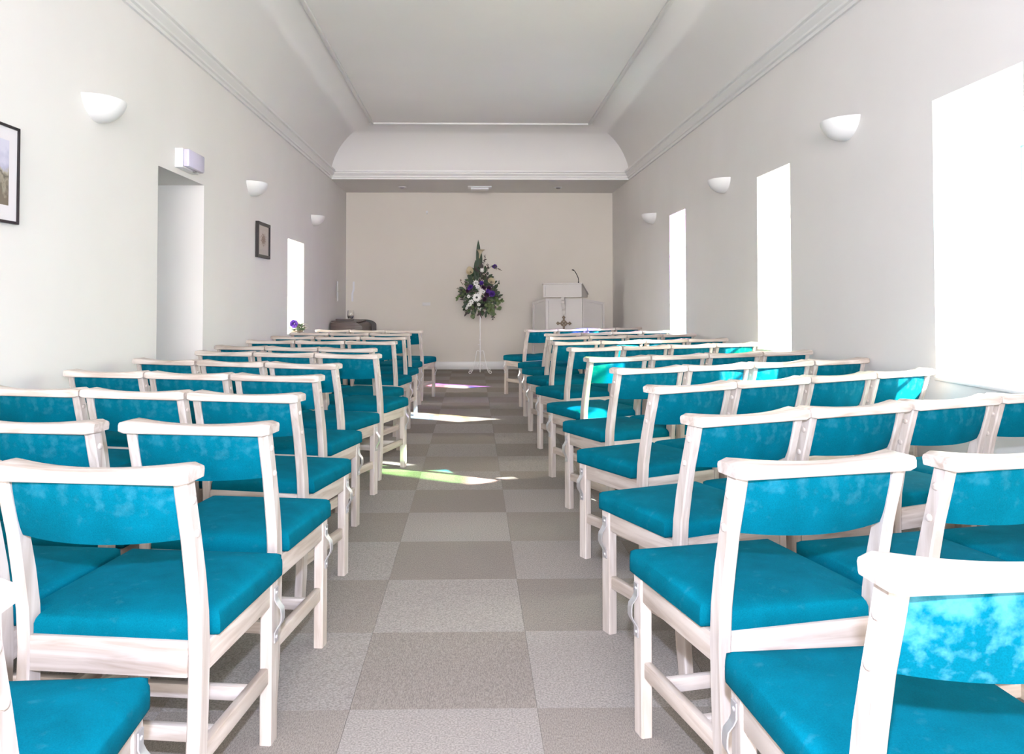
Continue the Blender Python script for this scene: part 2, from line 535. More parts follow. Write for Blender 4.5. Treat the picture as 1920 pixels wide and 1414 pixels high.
window('window_4', -1, WIN_L[0], WIN_L[1], WIN_L[2], WIN_L[3], [['clear', 'clear'], ['clear', 'clear'], ['clear', 'clear']],
       'small bright window in the left wall above the front chair rows')

# door deep in its recess
dr = thing('door_1', 'white door set deep in the left wall recess', None, (XL - .40, (DOOR[0] + DOOR[1]) / 2, 0))
dr['kind'] = 'structure'
hw = (DOOR[1] - DOOR[0]) / 2
bm = bmesh.new()
box(bm, -.045, 0, -hw + .03, hw - .03, .004, 1.93)
for za, zb in ((.18, .85), (1.0, 1.78)):
    for ya, yb in ((-hw + .13, -.04), (.04, hw - .13)):
        box(bm, -.002, .008, ya, yb, za, zb, bevel=.004)
mesh_obj('door_leaf', bm, 'door', dr)
bm = bmesh.new()
box(bm, -.06, .012, -hw, -hw + .03, 0, 1.962); box(bm, -.06, .012, hw - .03, hw, 0, 1.962); box(bm, -.06, .012, -hw, hw, 1.932, 1.962)
mesh_obj('door_frame', bm, 'trim', dr, smooth=0)
bm = bmesh.new()
tube(bm, [(0, -hw + .09, 1.0), (.05, -hw + .09, 1.0), (.055, -hw + .10, 1.0), (.055, -hw + .20, 1.0)], .009)
lathe(bm, [(.025, 0), (.025, .008), (.012, .012)], (0, -hw + .09, 1.0), 16, 'x')
mesh_obj('door_handle', bm, 'metal', dr)

# ground outside
gr = mesh_obj('ground', bbox(-30, 30, -30, 40, -.6, -.15), 'ground', smooth=0)
tag(gr, kind='structure', label='pale gravel ground outside the windows')

# ------------------------------------------------------------------ chairs
def make_chair(side):
    """side=+1: aisle on the chair's left (right block), -1: aisle on its right.  Front is +Y."""
    s = -side                                      # sign of x that faces the aisle
    t = thing('chapel_chair', 'x', 'chair')
    # seat cushion
    bm = bmesh.new()
    W, FR, BK = .209, .236, -.198
    nt = .166
    out = [(nt, -.152), (nt, BK), (-nt, BK), (-nt, -.152), (-W, -.148)]
    rc = .030
    for k in range(5):
        a = pi - (pi / 2) * k / 4
        out.append((-W + rc + rc * cos(a), FR - rc + rc * sin(a)))
    for k in range(5):
        a = pi / 2 - (pi / 2) * k / 4
        out.append((W - rc + rc * cos(a), FR - rc + rc * sin(a)))
    out.append((W, -.148))
    def shrink(d):
        res = []
        for x, y in out:
            lx = nt if (y < -.149) else W
            nx_ = max(-(lx - d), min(lx - d, x))
            ny_ = max(BK + d, min(FR - d, y))
            if y in (-.152, -.148): ny_ = y + (d if y == -.148 else d)
            res.append((nx_, ny_))
        return res
    rings = []
    for d, z in ((.010, .396), (.003, .400), (0, .408), (0, .428), (.003, .438), (.009, .447), (.018, .453), (.032, .4575), (.060, .4625), (.095, .4655), (.135, .467)):
        rings.append([(x, y, z) for x, y in shrink(d)])
    loft(bm, rings)
    mesh_obj('seat_cushion', bm, 'fabric', t, smooth=50)
    # rear legs continue as raked back posts
    path = [(-.215, 0), (-.200, .12), (-.190, .26), (-.186, .38), (-.192, .46), (-.207, .54), (-.226, .62), (-.246, .69), (-.260, .742)]
    def py(z):
        for (ya, za), (yb, zb) in zip(path, path[1:]):
            if z <= zb: return ya + (yb - ya) * (z - za) / (zb - za)
        return path[-1][0]
    for sx in (-1, 1):
        bm = bmesh.new()
        rings = []
        for y, z in path:
            wy = .0215 if z < .6 else .0195
            if z < .05: wy = .019
            c = .004
            x = sx * .1828; wx = .0142
            rings.append([(x - wx + c, y - wy, z), (x + wx - c, y - wy, z), (x + wx, y - wy + c, z), (x + wx, y + wy - c, z),
                          (x + wx - c, y + wy, z), (x - wx + c, y + wy, z), (x - wx, y + wy - c, z), (x - wx, y - wy + c, z)])
        loft(bm, rings)
        leg = mesh_obj('rear_leg', bm, 'wood_z', t, smooth=40)
        for z in (.700, .630):
            bm = bmesh.new()
            cx = sx * .197
            k = sx
            prof_ = [(.0085, 0), (.0085, .002), (.0065, .0045), (.003, .0055)]
            lathe(bm, [(r, k * h) for r, h in prof_], (cx, py(z), z), 10, 'x')
            mesh_obj('dowel_cap', bm, 'wood_z', leg)
        bm = bmesh.new()
        rbar(bm, [(sx * .182, .1925, 0), (sx * .182, .1925, .395)], .015, .0225, .003)
        mesh_obj('front_leg', bm, 'wood_z', t, smooth=0)
        mesh_obj('side_rail', bbox(sx * .182 - .011, sx * .182 + .011, -.172, .172, .335, .395, bevel=.003), 'wood_y', t)
        mesh_obj('side_stretcher', bbox(sx * .180 - .010, sx * .180 + .010, -.190, .172, .148, .188, bevel=.004), 'wood_y', t)
    mesh_obj('rear_rail', bbox(-.168, .168, -.208, -.184, .336, .408, bevel=.003), 'wood_x', t)
    mesh_obj('front_rail', bbox(-.168, .168, .178, .202, .335, .395, bevel=.003), 'wood_x', t)
    mesh_obj('cross_bar', bbox(-.171, .171, .075, .095, .152, .186, bevel=.004), 'wood_x', t)
    mesh_obj('cross_bar', bbox(-.171, .171, -.105, -.085, .152, .186, bevel=.004), 'wood_x', t)
    # padded back, curved round the sitter
    bm = bmesh.new()
    nx, nz = 12, 7
    rings = []
    HW = .1705
    for i in range(nx + 1):
        q = -1 + 2 * i / nx
        x = q * HW
        cb = 1 - q * q
        th = .013
        sag = .006 * (1 - q * q)
        zl, zh = .618 - sag, .742
        ring = []
        zs = [zl + (zh - zl) * k / nz for k in range(nz + 1)]
        for k, z in enumerate(zs):
            e = 0.0055 if k in (0, nz) else (.0015 if k in (1, nz - 1) else 0)
            cy = cb * (.036 - .018 * (z - .60) / .135)
            ring.append((x, py(z) + .002 - cy - th + e, z))
        for k in range(nz, -1, -1):
            z = zs[k]
            e = 0.0055 if k in (0, nz) else (.0015 if k in (1, nz - 1) else 0)
            cy = cb * (.036 - .018 * (z - .60) / .135)
            ring.append((x, py(z) + .002 - cy + th - e, z))
        rings.append(ring)
    loft(bm, rings)
    mesh_obj('back_pad', bm, 'fabric', t, smooth=60)
    # top rail: straight rear edge, front edge scooped, ends slightly raised
    bm = bmesh.new()
    rings = []
    n = 22
    for i in range(n + 1):
        q = -1 + 2 * i / n
        x = q * .2085
        a = min(1, abs(q) ** 2.2)
        yr = -.300
        yf = -.252 + .036 * min(1, (abs(q) / .88) ** 2)
        zt = .762 + .008 * min(1, (abs(q) / .88) ** 2)
        zb = .7380
        r = .008
        if i in (0, n):
            yr += .006; yf -= .008; zt -= .004; zb += .004
        ring = [(x, yr + r * .3, zb), (x, yr, zb + r * .3), (x, yr, zt - r), (x, yr + r * .3, zt - r * .3), (x, yr + r, zt),
                (x, yf - r * 1.2, zt), (x, yf - r * .3, zt - r * .4), (x, yf, zt - r * 1.1), (x, yf - .002, zb + r * .4), (x, yf - r * .5, zb)]
        rings.append(ring)
    loft(bm, rings)
    mesh_obj('top_rail', bm, 'wood_x', t, smooth=40)
    # linking bracket on the aisle side of the front leg
    bm = bmesh.new()
    xo = s * .1975
    pts = [(.001, .378), (.001, .350), (.006, .340), (.016, .328), (.018, .316), (.018, .300), (.014, .290), (.005, .276), (.001, .268), (.001, .244)]
    rings = []
    for dx, z in pts:
        x0, x1 = xo + s * dx, xo + s * (dx + .0032)
        rings.append([(x0, .182, z), (x1, .182, z), (x1, .204, z), (x0, .204, z)])
    loft(bm, rings)
    br = mesh_obj('link_bracket', bm, 'metal', t, smooth=60)
    for z in (.365, .256):
        bm = bmesh.new()
        lathe(bm, [(.005, 0), (.005, s * .001), (.003, s * .003)], (xo + s * .0035, .1925, z), 10, 'x')
        mesh_obj('screw', bm, 'metal', br)
    return t

def kids(o):
    return CH.get(o.name, [])
CH = {}
def index():
    CH.clear()
    for o in bpy.data.objects:
        if o.parent: CH.setdefault(o.parent.name, []).append(o)
def copy_tree(o, parent=None):
    c = o.copy(); COL.objects.link(c)
    if parent: c.parent = parent
    for k in kids(o):
        copy_tree(k, c)
    return c

protoR, protoL = make_chair(1), make_chair(-1)
index()
SP = .428
ROWS = [('R', .678, 1.262, 4.5, 1), ('R', .649, 1.897, 12.8, 4), ('R', .692, 2.562, 22.5, 4), ('R', .728, 3.355, 27.4, 4),
        ('R', .752, 4.158, 24.2, 4), ('R', .735, 4.910, 23.3, 4), ('R', .742, 5.870, 24.6, 4), ('R', .724, 6.675, 22.0, 4),
        ('R', .746, 7.550, 26.4, 4), ('R', .755, 8.270, 32.8, 4), ('R', .644, 9.395, 30.3, 4),
        ('L', -.741, 1.160, -2.5, 1), ('L', -.710, 1.860, 7.0, 3), ('L', -.690, 2.418, 8.2, 3), ('L', -.738, 3.100, 12.6, 3),
        ('L', -.794, 3.805, 13.8, 3), ('L', -.796, 4.460, 19.2, 3), ('L', -.688, 5.200, 16.9, 3), ('L', -.775, 5.810, 19.2, 3),
        ('L', -.768, 6.765, 11.0, 3), ('L', -.760, 7.555, 9.8, 3), ('L', -.778, 8.375, 10.8, 3), ('L', -.680, 9.100, 16.6, 3)]
ORD = ['nearest row', 'second row', 'third row', 'fourth row', 'fifth row', 'sixth row', 'seventh row', 'eighth row',
       'ninth row', 'tenth row', 'row nearest the end wall', 'row nearest the end wall']
cnt = {'R': 0, 'L': 0}
first = {'R': protoR, 'L': protoL}
tot = {'R': 11, 'L': 12}
for side, x, y, ang, n in ROWS:
    idx = cnt[side]; cnt[side] += 1
    s = 1 if side == 'R' else -1
    th = radians(ang)
    rname = ORD[idx] if idx < tot[side] - 1 else ORD[-1]
    if side == 'L' and idx == 10: rname = 'eleventh row'
    for k in range(n):
        off = SP * k
        px, py_ = x + s * cos(th) * off, y + sin(th) * off
        if side == 'R' and idx == 1 and k >= 1: px += .038; py_ -= .030
        if side == 'L' and idx == 2 and k >= 1: px -= .042; py_ -= .025
        if k == 0 and first[side] is not None:
            c = first[side]; first[side] = None
        else:
            c = copy_tree(protoR if side == 'R' else protoL)
        jit = random.uniform(-.6, .6)
        c.location = (px, py_, 0)
        c.rotation_euler = (0, 0, s * th + radians(jit) * (k > 0))
        place = ['at the aisle', 'second from aisle', 'third from aisle', 'fourth from aisle'][k]
        if n > 1 and k == n - 1: place = 'against the %s wall' % ('right' if s > 0 else 'left')
        blk = 'right' if s > 0 else 'left'
        if idx == 0:
            lab = ('teal chair with pale rubbed patches on its back, cut off at bottom right' if s > 0 else
                   'teal chair cut off at the bottom left corner, only seat and post showing')
        elif rname == ORD[-1]:
            lab = 'pale wood teal chair, %s block, %s, %s' % (blk, rname, place)
        else:
            lab = 'pale wood teal chair, %s block, %s from camera, %s' % (blk, rname, place)
        tag(c, lab, 'chair', 'chairs in the %s block' % blk)

for ch in list(protoR.children):
    if ch.name.startswith('back_pad'):
        ch.data = ch.data.copy(); ch.data.materials[0] = M['fabric_worn']

# ------------------------------------------------------------------ wall lights
def sconce(side, yc, label):
    xw = XR if side > 0 else XL
    t = thing('wall_sconce', label, 'wall light', (xw, yc, 2.05), 0, 'half-bowl wall lights')
    bm = bmesh.new()
    A, B, Hh = .175, .145, .12
    def surf(g, sc):
        ring = []
        for k in range(19):
            a = pi * k / 18
            z = .12 - Hh * sc * (1 - g ** 2.0) ** .62 - (1 - sc) * .0
            ring.append((-side * B * sc * sin(a) * g ** .85, A * sc * cos(a) * g, z))
        return ring
    gs = [1, .97, .9, .8, .68, .54, .4, .25, .1]
    outer = [surf(g, 1) for g in gs]
    inner = [surf(g, .93) for g in gs][::-1]
    rs = inner + outer
    rv = [[bm.verts.new(p) for p in r] for r in rs]
    for a, b in zip(rv, rv[1:]):
        for i in range(18):
            bm.faces.new((a[i], a[i + 1], b[i + 1], b[i]))
    bm.faces.new(rv[-1])
    bm.faces.new(rv[0])
    mesh_obj('bowl', bm, 'plaster', t, smooth=60)
    bm = bmesh.new()
    box(bm, min(0, -side * .012), max(0, -side * .012), -.06, .06, .03, .10, bevel=.002)
    mesh_obj('wall_plate', bm, 'plaster', t)
    bm = bmesh.new()
    lathe(bm, [(.012, 0), (.016, .02), (.020, .045), (.012, .06)], (-side * .05, 0, .035), 12)
    mesh_obj('bulb', bm, 'petal_white', t)
sconce(-1, 4.36, 'white half-bowl wall light on the left wall, nearest the camera')
sconce(-1, 7.40, 'white half-bowl wall light on the left wall, between door and window')
sconce(-1, 10.27, 'white half-bowl wall light on the left wall, nearest the alcove')
sconce(1, 4.77, 'white half-bowl wall light on the right wall, between first and second windows')
sconce(1, 7.12, 'white half-bowl wall light on the right wall, between second and third windows')
sconce(1, 9.96, 'white half-bowl wall light on the right wall, nearest the alcove')

# emergency light box above the door
t = thing('exit_light_box', 'white box light on the left wall above the recessed doorway', 'emergency light', (XL, 5.66, 2.0))
mesh_obj('housing', bbox(0, .055, -.165, .165, .0, .132, bevel=.004), 'plastic', t)
mesh_obj('diffuser', bbox(.055, .098, -.160, .160, .006, .128, bevel=.012), 'lilac_reflection', t)
mesh_obj('indicator', bbox(.05, .07, .04, .075, -.003, .004, bevel=.001), 'grey', t)

# ------------------------------------------------------------------ pictures
def picture(label, y0, y1, z0, z1, fw, depth, mountm, printm, mw, tilt=0):
    t = thing('framed_picture', label, 'picture', (XL + .003, (y0 + y1) / 2, z0))
    w, h = (y1 - y0) / 2, z1 - z0
    bm = bmesh.new()
    for a in ((0, depth, -w, -w + fw, 0, h), (0, depth, w - fw, w, 0, h), (0, depth, -w + fw, w - fw, 0, fw), (0, depth, -w + fw, w - fw, h - fw, h)):
        box(bm, *a, bevel=.0015, seg=1)
    mesh_obj('frame', bm, 'frame_black', t)
    mesh_obj('mount', bbox(0.001, depth * .55, -w + fw, w - fw, fw, h - fw), mountm, t, smooth=0)
    mesh_obj('print', bbox(depth * .5, depth * .6, -w + fw + mw, w - fw - mw, fw + mw * 1.05, h - fw - mw * .9), printm, t, smooth=0)
    t.rotation_euler = (0, tilt, 0)
    return t
picture('thin black framed print of a rocky view at the left edge', 3.20, 3.60, 1.425, 1.852, .012, .018, 'mount', 'print1', .062)
picture('small black framed brown tree sketch beyond the doorway', 7.53, 7.98, 1.50, 1.838, .030, .028, 'mount2', 'print2', .05)

# ------------------------------------------------------------------ alcove fittings
t = thing('ceiling_light_box', 'flat white rectangular fitting in the middle of the alcove ceiling', 'ceiling light', (.10, 12.25, ZS))
mesh_obj('backplate', bbox(-.18, .18, -.12, .12, -.016, 0, bevel=.004), 'plastic', t)
mesh_obj('diffuser', bbox(-.135, .135, -.08, .08, -.048, -.016, bevel=.008), 'plastic', t)
for x, l_ in ((-1.08, 'small round downlight left of the white box in alcove ceiling'), (1.30, 'small round downlight right of the white box in alcove ceiling')):
    t = thing('downlight', l_, 'ceiling light', (x, 12.25, ZS), 0)
    bm = bmesh.new()
    lathe(bm, [(.062, 0), (.062, -.006), (.045, -.012), (.040, -.006)], seg=20)
    mesh_obj('bezel', bm, 'plastic', t)
    mesh_obj('lens', lathe(bmesh.new(), [(.038, -.006), (.030, -.022), (.012, -.027)], seg=16), 'grey', t)
t = thing('switch_panel', 'pair of white switch plates on the left wall near the corner', 'switch', (XL, 12.08, 1.09))
mesh_obj('plate', bbox(0, .012, -.055, .055, 0, .145, bevel=.003), 'plastic', t)
mesh_obj('plate', bbox(0, .012, -.055, .055, .150, .295, bevel=.003), 'plastic', t)
mesh_obj('edge_strip', bbox(0, .006, -.075, -.055, -.005, .30), 'grey', t, smooth=0)  # flat grey strip along the near edge of the plates
bm = bmesh.new()
rings = []
for dx, z in ((.0, 1.40), (.0, 1.29), (-.006, 1.25), (-.018, 1.22), (-.020, 1.18), (-.020, 1.085)):
    x = -1.905 + dx
    rings.append([(x - .014, YB - .018, z), (x + .014, YB - .018, z), (x + .014, YB, z), (x - .014, YB, z)])
o = mesh_obj('cable_cover', loft(bm, rings), 'plastic', smooth=30)
tag(o, 'short kinked white cable cover on the end wall above the brown organ', 'cable cover')
t = thing('wall_socket', 'small white socket plate low on the end wall left of flowers', 'socket', (-.745, YB, 1.015))
mesh_obj('plate', bbox(-.065, .065, -.010, 0, 0, .055, bevel=.003), 'wall', t)
mesh_obj('slot', bbox(-.055, .055, -.013, -.008, .022, .030), 'plastic', t, smooth=0)
t = thing('wall_hook', 'tiny white hook high on the end wall, left of centre', 'hook', (-.74, YB, 2.52))
bm = bmesh.new()
tube(bm, [(0, 0, 0), (0, -.02, 0), (0, -.03, -.008), (0, -.03, -.03), (0, -.04, -.038), (0, -.05, -.028)], .006)
mesh_obj('peg', bm, 'plastic', t)
mesh_obj('rose', lathe(bmesh.new(), [(.018, 0), (.018, -.004), (.01, -.007)], seg=12, axis='y'), 'plastic', t)

# ------------------------------------------------------------------ organ / desk in the left corner
t = thing('organ', 'closed taupe wooden organ with a rolled lid in the left corner', 'organ', (-2.0, 11.35, 0))
Z1 = .785
def side_profile(x1, extra=0):
    pts = [(0, 0), (0, Z1 + extra), (.33, Z1 + extra)]
    for k in range(1, 9):
        a = pi / 2 * k / 8
        pts.append((.33 + (x1 - .33) * sin(a), Z1 + extra - .085 * (1 - cos(a))))
    pts += [(x1, .60), (x1 - .1, .56), (x1 - .12, 0)]
    return pts
mesh_obj('side_panel', prism(bmesh.new(), side_profile(.45), 0, .03, axis='y', bevel=.003), 'organ', t)
mesh_obj('side_panel', prism(bmesh.new(), side_profile(.50, .02), 1.17, 1.20, axis='y', bevel=.003), 'organ_dark', t)
mesh_obj('case', prism(bmesh.new(), [(.01, .02), (.01, Z1 - .005), (.32, Z1 - .005), (.32, .02)], .03, 1.17, axis='y'), 'organ', t, smooth=0)
lid = [(.30, Z1 - .004)]
lid += [(.33 + .10 * sin(pi / 2 * k / 8), Z1 - .008 - .075 * (1 - cos(pi / 2 * k / 8))) for k in range(9)]
lid += [(.43, .62), (.30, .62)]
mesh_obj('roll_lid', prism(bmesh.new(), lid, .03, 1.17, axis='y'), 'organ', t)
mesh_obj('music_shelf', bbox(.0, .36, .08, 1.0, Z1, Z1 + .018, bevel=.003), 'organ', t)
bm = bmesh.new()
box(bm, .30, .34, .25, .33, 0.0, .56); box(bm, .30, .34, .87, .95, 0, .56)
t2 = thing('hymn_book', 'flat dark brown folder lying on the organ', 'book', (-1.86, 11.75, Z1 + .018), radians(8))
mesh_obj('cover', bbox(-.13, .13, -.18, .18, 0, .006, bevel=.001), 'book', t2)
mesh_obj('pages', bbox(-.125, .125, -.175, .175, .006, .018), 'organ_dark', t2, smooth=0)
mesh_obj('cover', bbox(-.13, .13, -.18, .18, .018, .024, bevel=.001), 'book', t2)
bm.free()
t3 = thing('glass_tumbler', 'clear glass tumbler standing on the brown folder', 'glass', (-1.80, 11.88, Z1 + .042))
mesh_obj('glass_body', lathe(bmesh.new(), [(.028, 0), (.040, .02), (.050, .055), (.049, .09), (.042, .125), (.040, .125), (.046, .09), (.047, .055), (.037, .022), (.020, .012)], seg=24), 'glass', t3, smooth=60)

# ------------------------------------------------------------------ lectern
A20 = radians(-20)
t = thing('lectern', 'white panelled lectern with angled wings and a sloping desk', 'lectern', (1.33, 11.75, 0), A20)
def wing(p0, p1, z0, z1, name, th=.02):
    """vertical framed panel from p0 to p1 with top heights z0,z1"""
    p0, p1 = Vector(p0), Vector(p1)
    d = (p1 - p0); ln = d.length; d.normalize()
    nrm = Vector((d.y, -d.x))
    def slab(a, b, za, zb, top_in, off0, off1):
        v = []
        for u, zz in ((a, za), (b, za), (b, None), (a, None)):
            if zz is None: zz = z0 + (z1 - z0) * u / ln - top_in
            v.append((u, zz))
        return v
    o = []
    def build(poly, o0, o1):
        bm = bmesh.new()
        lo = [bm.verts.new((p0.x + d.x * u + nrm.x * o0, p0.y + d.y * u + nrm.y * o0, z)) for u, z in poly]
        hi = [bm.verts.new((p0.x + d.x * u + nrm.x * o1, p0.y + d.y * u + nrm.y * o1, z)) for u, z in poly]
        n = len(poly)
        bm.faces.new(lo[::-1]); bm.faces.new(hi)
        for i in range(n): bm.faces.new((lo[i], lo[(i + 1) % n], hi[(i + 1) % n], hi[i]))
        return bm
    panel = mesh_obj(name, build(slab(0, ln, 0, 0, 0, 0, 0), -th, 0), 'lectern', t, smooth=0)
    bm = bmesh.new()
    fr = .035
    def add(poly):
        b2 = build(poly, 0, .016)
        me = bpy.data.meshes.new('tmp'); b2.to_mesh(me); b2.free(); bm.from_mesh(me); bpy.data.meshes.remove(me)
    zt = lambda u: z0 + (z1 - z0) * u / ln
    add([(0, 0), (fr, 0), (fr, zt(fr)), (0, zt(0))]); add([(ln - fr, 0), (ln, 0), (ln, zt(ln)), (ln - fr, zt(ln - fr))])
    add([(fr, 0), (ln - fr, 0), (ln - fr, .10), (fr, .10)])
    add([(fr, zt(fr) - fr), (ln - fr, zt(ln - fr) - fr), (ln - fr, zt(ln - fr)), (fr, zt(fr))])
    mesh_obj('frame_moulding', bm, 'lectern', panel, smooth=0)
wing((-.27, 0), (.27, 0), 1.13, 1.13, 'front_panel')
wing((-.54, .25), (-.27, 0), 1.07, 1.13, 'side_wing')
wing((.27, 0), (.54, .25), 1.13, 1.07, 'side_wing')
# sloping reading desk: deep front apron, falls away towards the reader
desk = prism(bmesh.new(), [(-.10, 1.145), (-.10, 1.335), (.30, 1.185), (.30, 1.145)], -.285, .285, axis='x', bevel=.002, seg=1)
dk = mesh_obj('desk_box', desk, 'lectern', t, smooth=0)
bm = bmesh.new()
for a in ((-.285, .285, -.110, -.10, 1.145, 1.17), (-.285, .285, -.110, -.10, 1.31, 1.335), (-.285, -.255, -.110, -.10, 1.17, 1.31), (.255, .285, -.110, -.10, 1.17, 1.31)):
    box(bm, *a)
mesh_obj('frame_moulding', bm, 'lectern', dk, smooth=0)
mesh_obj('desk_top', prism(bmesh.new(), [(-.125, 1.338), (-.125, 1.352), (-.11, 1.352), (.31, 1.196), (.31, 1.186)], -.30, .30, axis='x'), 'lectern', t, smooth=0)
mesh_obj('corbel', prism(bmesh.new(), [(.0, 1.145), (-.09, 1.145), (-.085, 1.11), (-.06, 1.09), (-.07, 1.06), (-.045, 1.04), (-.03, 1.00), (-.035, .975), (-.012, .95), (-.01, .90), (0, .89)], -.022, .022, axis='x', bevel=.002, seg=1), 'lectern', t, smooth=0)
# ringed cross on the front panel
bm = bmesh.new()
cz = .765
def bar2(x0, x1, z0, z1): box(bm, x0, x1, -.018, -.001, z0, z1, bevel=.001, seg=1)
bar2(-.012, .012, .55, .72); bar2(-.012, .012, .805, .838); bar2(-.077, -.042, cz - .011, cz + .011); bar2(.042, .077, cz - .011, cz + .011)
ring = []
for k in range(28):
    a = 2 * pi * k / 28
    ring.append([((r) * cos(a), y, cz + r * sin(a)) for r, y in ((.030, -.018), (.047, -.018), (.047, -.001), (.030, -.001))])
ring.append(ring[0])
loft(bm, ring, True, False)
for a in (pi / 4, 3 * pi / 4):
    d = Vector((cos(a), 0, sin(a))) * .036; w = Vector((-sin(a), 0, cos(a))) * .009
    c0 = Vector((0, -.01, cz))
    loft(bm, [[tuple(c0 + e * d + q * w + Vector((0, yy, 0))) for q, yy in ((-1, -.007), (1, -.007), (1, .007), (-1, .007))] for e in (-1, 1)])
for cx, cz2 in ((-.088, cz), (.088, cz), (0, .853)):
    for dx, dz in ((0, .015), (0, -.015), (.014, 0), (-.014, 0)):
        lathe(bm, [(.010, -.001), (.012, -.010), (.008, -.017)], (cx + dx, 0, cz2 + dz), 10, 'y')
bar2(-.022, .022, .54, .56)
tt = thing('ringed_cross', 'brass coloured ringed cross mounted on the lectern front', 'cross', (1.33, 11.75, 0), A20)
bb = mesh_obj('cross_body', bm, 'brass', tt)
bb.location = (0, -.012, 0)
bm = bmesh.new()
mc = thing('gooseneck_microphone', 'thin black gooseneck microphone rising from the lectern desk', 'microphone', (1.33, 11.75, 0), A20)
tube(bm, [(.235, -.085, 1.345), (.238, -.085, 1.37), (.232, -.085, 1.42), (.21, -.085, 1.47), (.185, -.085, 1.515), (.165, -.085, 1.535)], .0055, 8)
mesh_obj('gooseneck', bm, 'black', mc)
mesh_obj('microphone_head', tube(bmesh.new(), [(.168, -.085, 1.533), (.155, -.085, 1.540), (.138, -.087, 1.540)], [.008, .010, .008], 10), 'black', mc)
mesh_obj('base', lathe(bmesh.new(), [(.012, 1.330), (.012, 1.350), (.007, 1.372)], (.235, -.085, 0), 12), 'black', mc)

# ------------------------------------------------------------------ flower stand and arrangement
SX, SY = .105, 12.02
st = thing('flower_stand', 'tall slim white wrought iron stand with scrolled tripod feet', 'flower stand', (SX, SY, 0))
mesh_obj('pole', tube(bmesh.new(), [(0, 0, .035), (0, 0, .50), (0, 0, .98)], .0075, 10), 'iron', st)
mesh_obj('collar', lathe(bmesh.new(), [(.010, .50), (.013, .505), (.013, .515), (.010, .52)], seg=12), 'iron', st)
mesh_obj('clamp_screw', tube(bmesh.new(), [(0, 0, .44), (-.03, 0, .44), (-.032, 0, .45)], .004, 6), 'iron', st)
mesh_obj('top_dish', lathe(bmesh.new(), [(.005, .965), (.035, .97), (.045, .980), (.045, .988), (.01, .986)], seg=20), 'iron', st)
def scroll(c, r0, a0, turns, n=16, flip=1):
    out = []
    for k in range(n + 1):
        a = a0 + flip * turns * 2 * pi * k / n
        r = r0 * (1 - .55 * k / n)
        out.append((c[0] + r * cos(a), c[1] + r * sin(a)))
    return out
for a in (radians(-25), radians(205), radians(90)):
    ca, sa = cos(a), sin(a)
    path = [(.012, .34), (.035, .355), (.055, .345), (.060, .325), (.075, .25), (.10, .14), (.125, .06), (.150, .025), (.175, .018), (.185, .035), (.178, .055), (.160, .058), (.152, .045)]
    mesh_obj('leg', tube(bmesh.new(), [(r * ca, r * sa, z) for r, z in path], .005, 6), 'iron', st)
    path = [(.012, .145), (.03, .155), (.045, .145), (.050, .125), (.040, .115)]
    br = mesh_obj('scroll', tube(bmesh.new(), [(r * ca, r * sa, z) for r, z in path], .0045, 6), 'iron', st)
    path = [(.150, .055), (.140, .075), (.150, .095), (.165, .090), (.168, .075), (.158, .070)]
    mesh_obj('scroll', tube(bmesh.new(), [(r * ca, r * sa, z) for r, z in path], .0045, 6), 'iron', st)

rf = random.Random(11)
def leaf_bm(bm, p, direction, length, width, bend=.25, up=None):
    p = Vector(p); d = Vector(direction).normalized()
    ref = Vector(up) if up else Vector((0, -1, 0))
    w = d.cross(ref)
    if w.length < .05: w = d.cross(Vector((1, 0, 0)))
    w.normalize(); nrm = w.cross(d).normalized()
    n = 6
    rows_ = []
    for k in range(n + 1):
        s_ = k / n
        ww = width * .5 * sin(pi * min(1, s_ * .92 + .05)) ** .8 if k < n else .0005
        c = p + d * length * s_ + nrm * (-bend * length * s_ * s_)
        rows_.append([c - w * ww, c + nrm * ww * .25, c + w * ww])
    rs = [[bm.verts.new(q) for q in r] for r in rows_]
    for a_, b_ in zip(rs, rs[1:]):
        for i in range(2):
            bm.faces.new((a_[i], a_[i + 1], b_[i + 1], b_[i]))

def flower_daisy(parent, p, r, mname, centre=True, nm='gerbera', npet=14):
    bm = bmesh.new()
    p = Vector(p)
    for k in range(npet):
        a = 2 * pi * k / npet
        leaf_bm(bm, p + Vector((cos(a), 0, sin(a))) * r * .18, (cos(a), -.25, sin(a)), r * .85, r * .38, .15, up=(0, -1, 0))
    o = mesh_obj(nm, bm, mname, parent, smooth=60)
    if centre:
        bm = bmesh.new()
        lathe(bm, [(r * .26, -.002), (r * .24, -.008), (r * .1, -.013)], tuple(p), 12, 'y')
        mesh_obj('flower_eye', bm, 'black', o)
    return o

def flower_rose(parent, p, r, mname, nm='bloom'):
    bm = bmesh.new(); p = Vector(p)
    for ringi, (rr, tilt, n) in enumerate(((1, .3, 7), (.75, .8, 6), (.5, 1.5, 5), (.25, 3, 3))):
        for k in range(n):
            a = 2 * pi * (k + ringi * .37) / n
            d = Vector((cos(a), -tilt, sin(a)))
            leaf_bm(bm, p + Vector((cos(a), 0, sin(a))) * r * rr * .25, d, r * .8, r * .85, -.25, up=(cos(a) * .2, -1, sin(a) * .2))
    return mesh_obj(nm, bm, mname, parent, smooth=60)

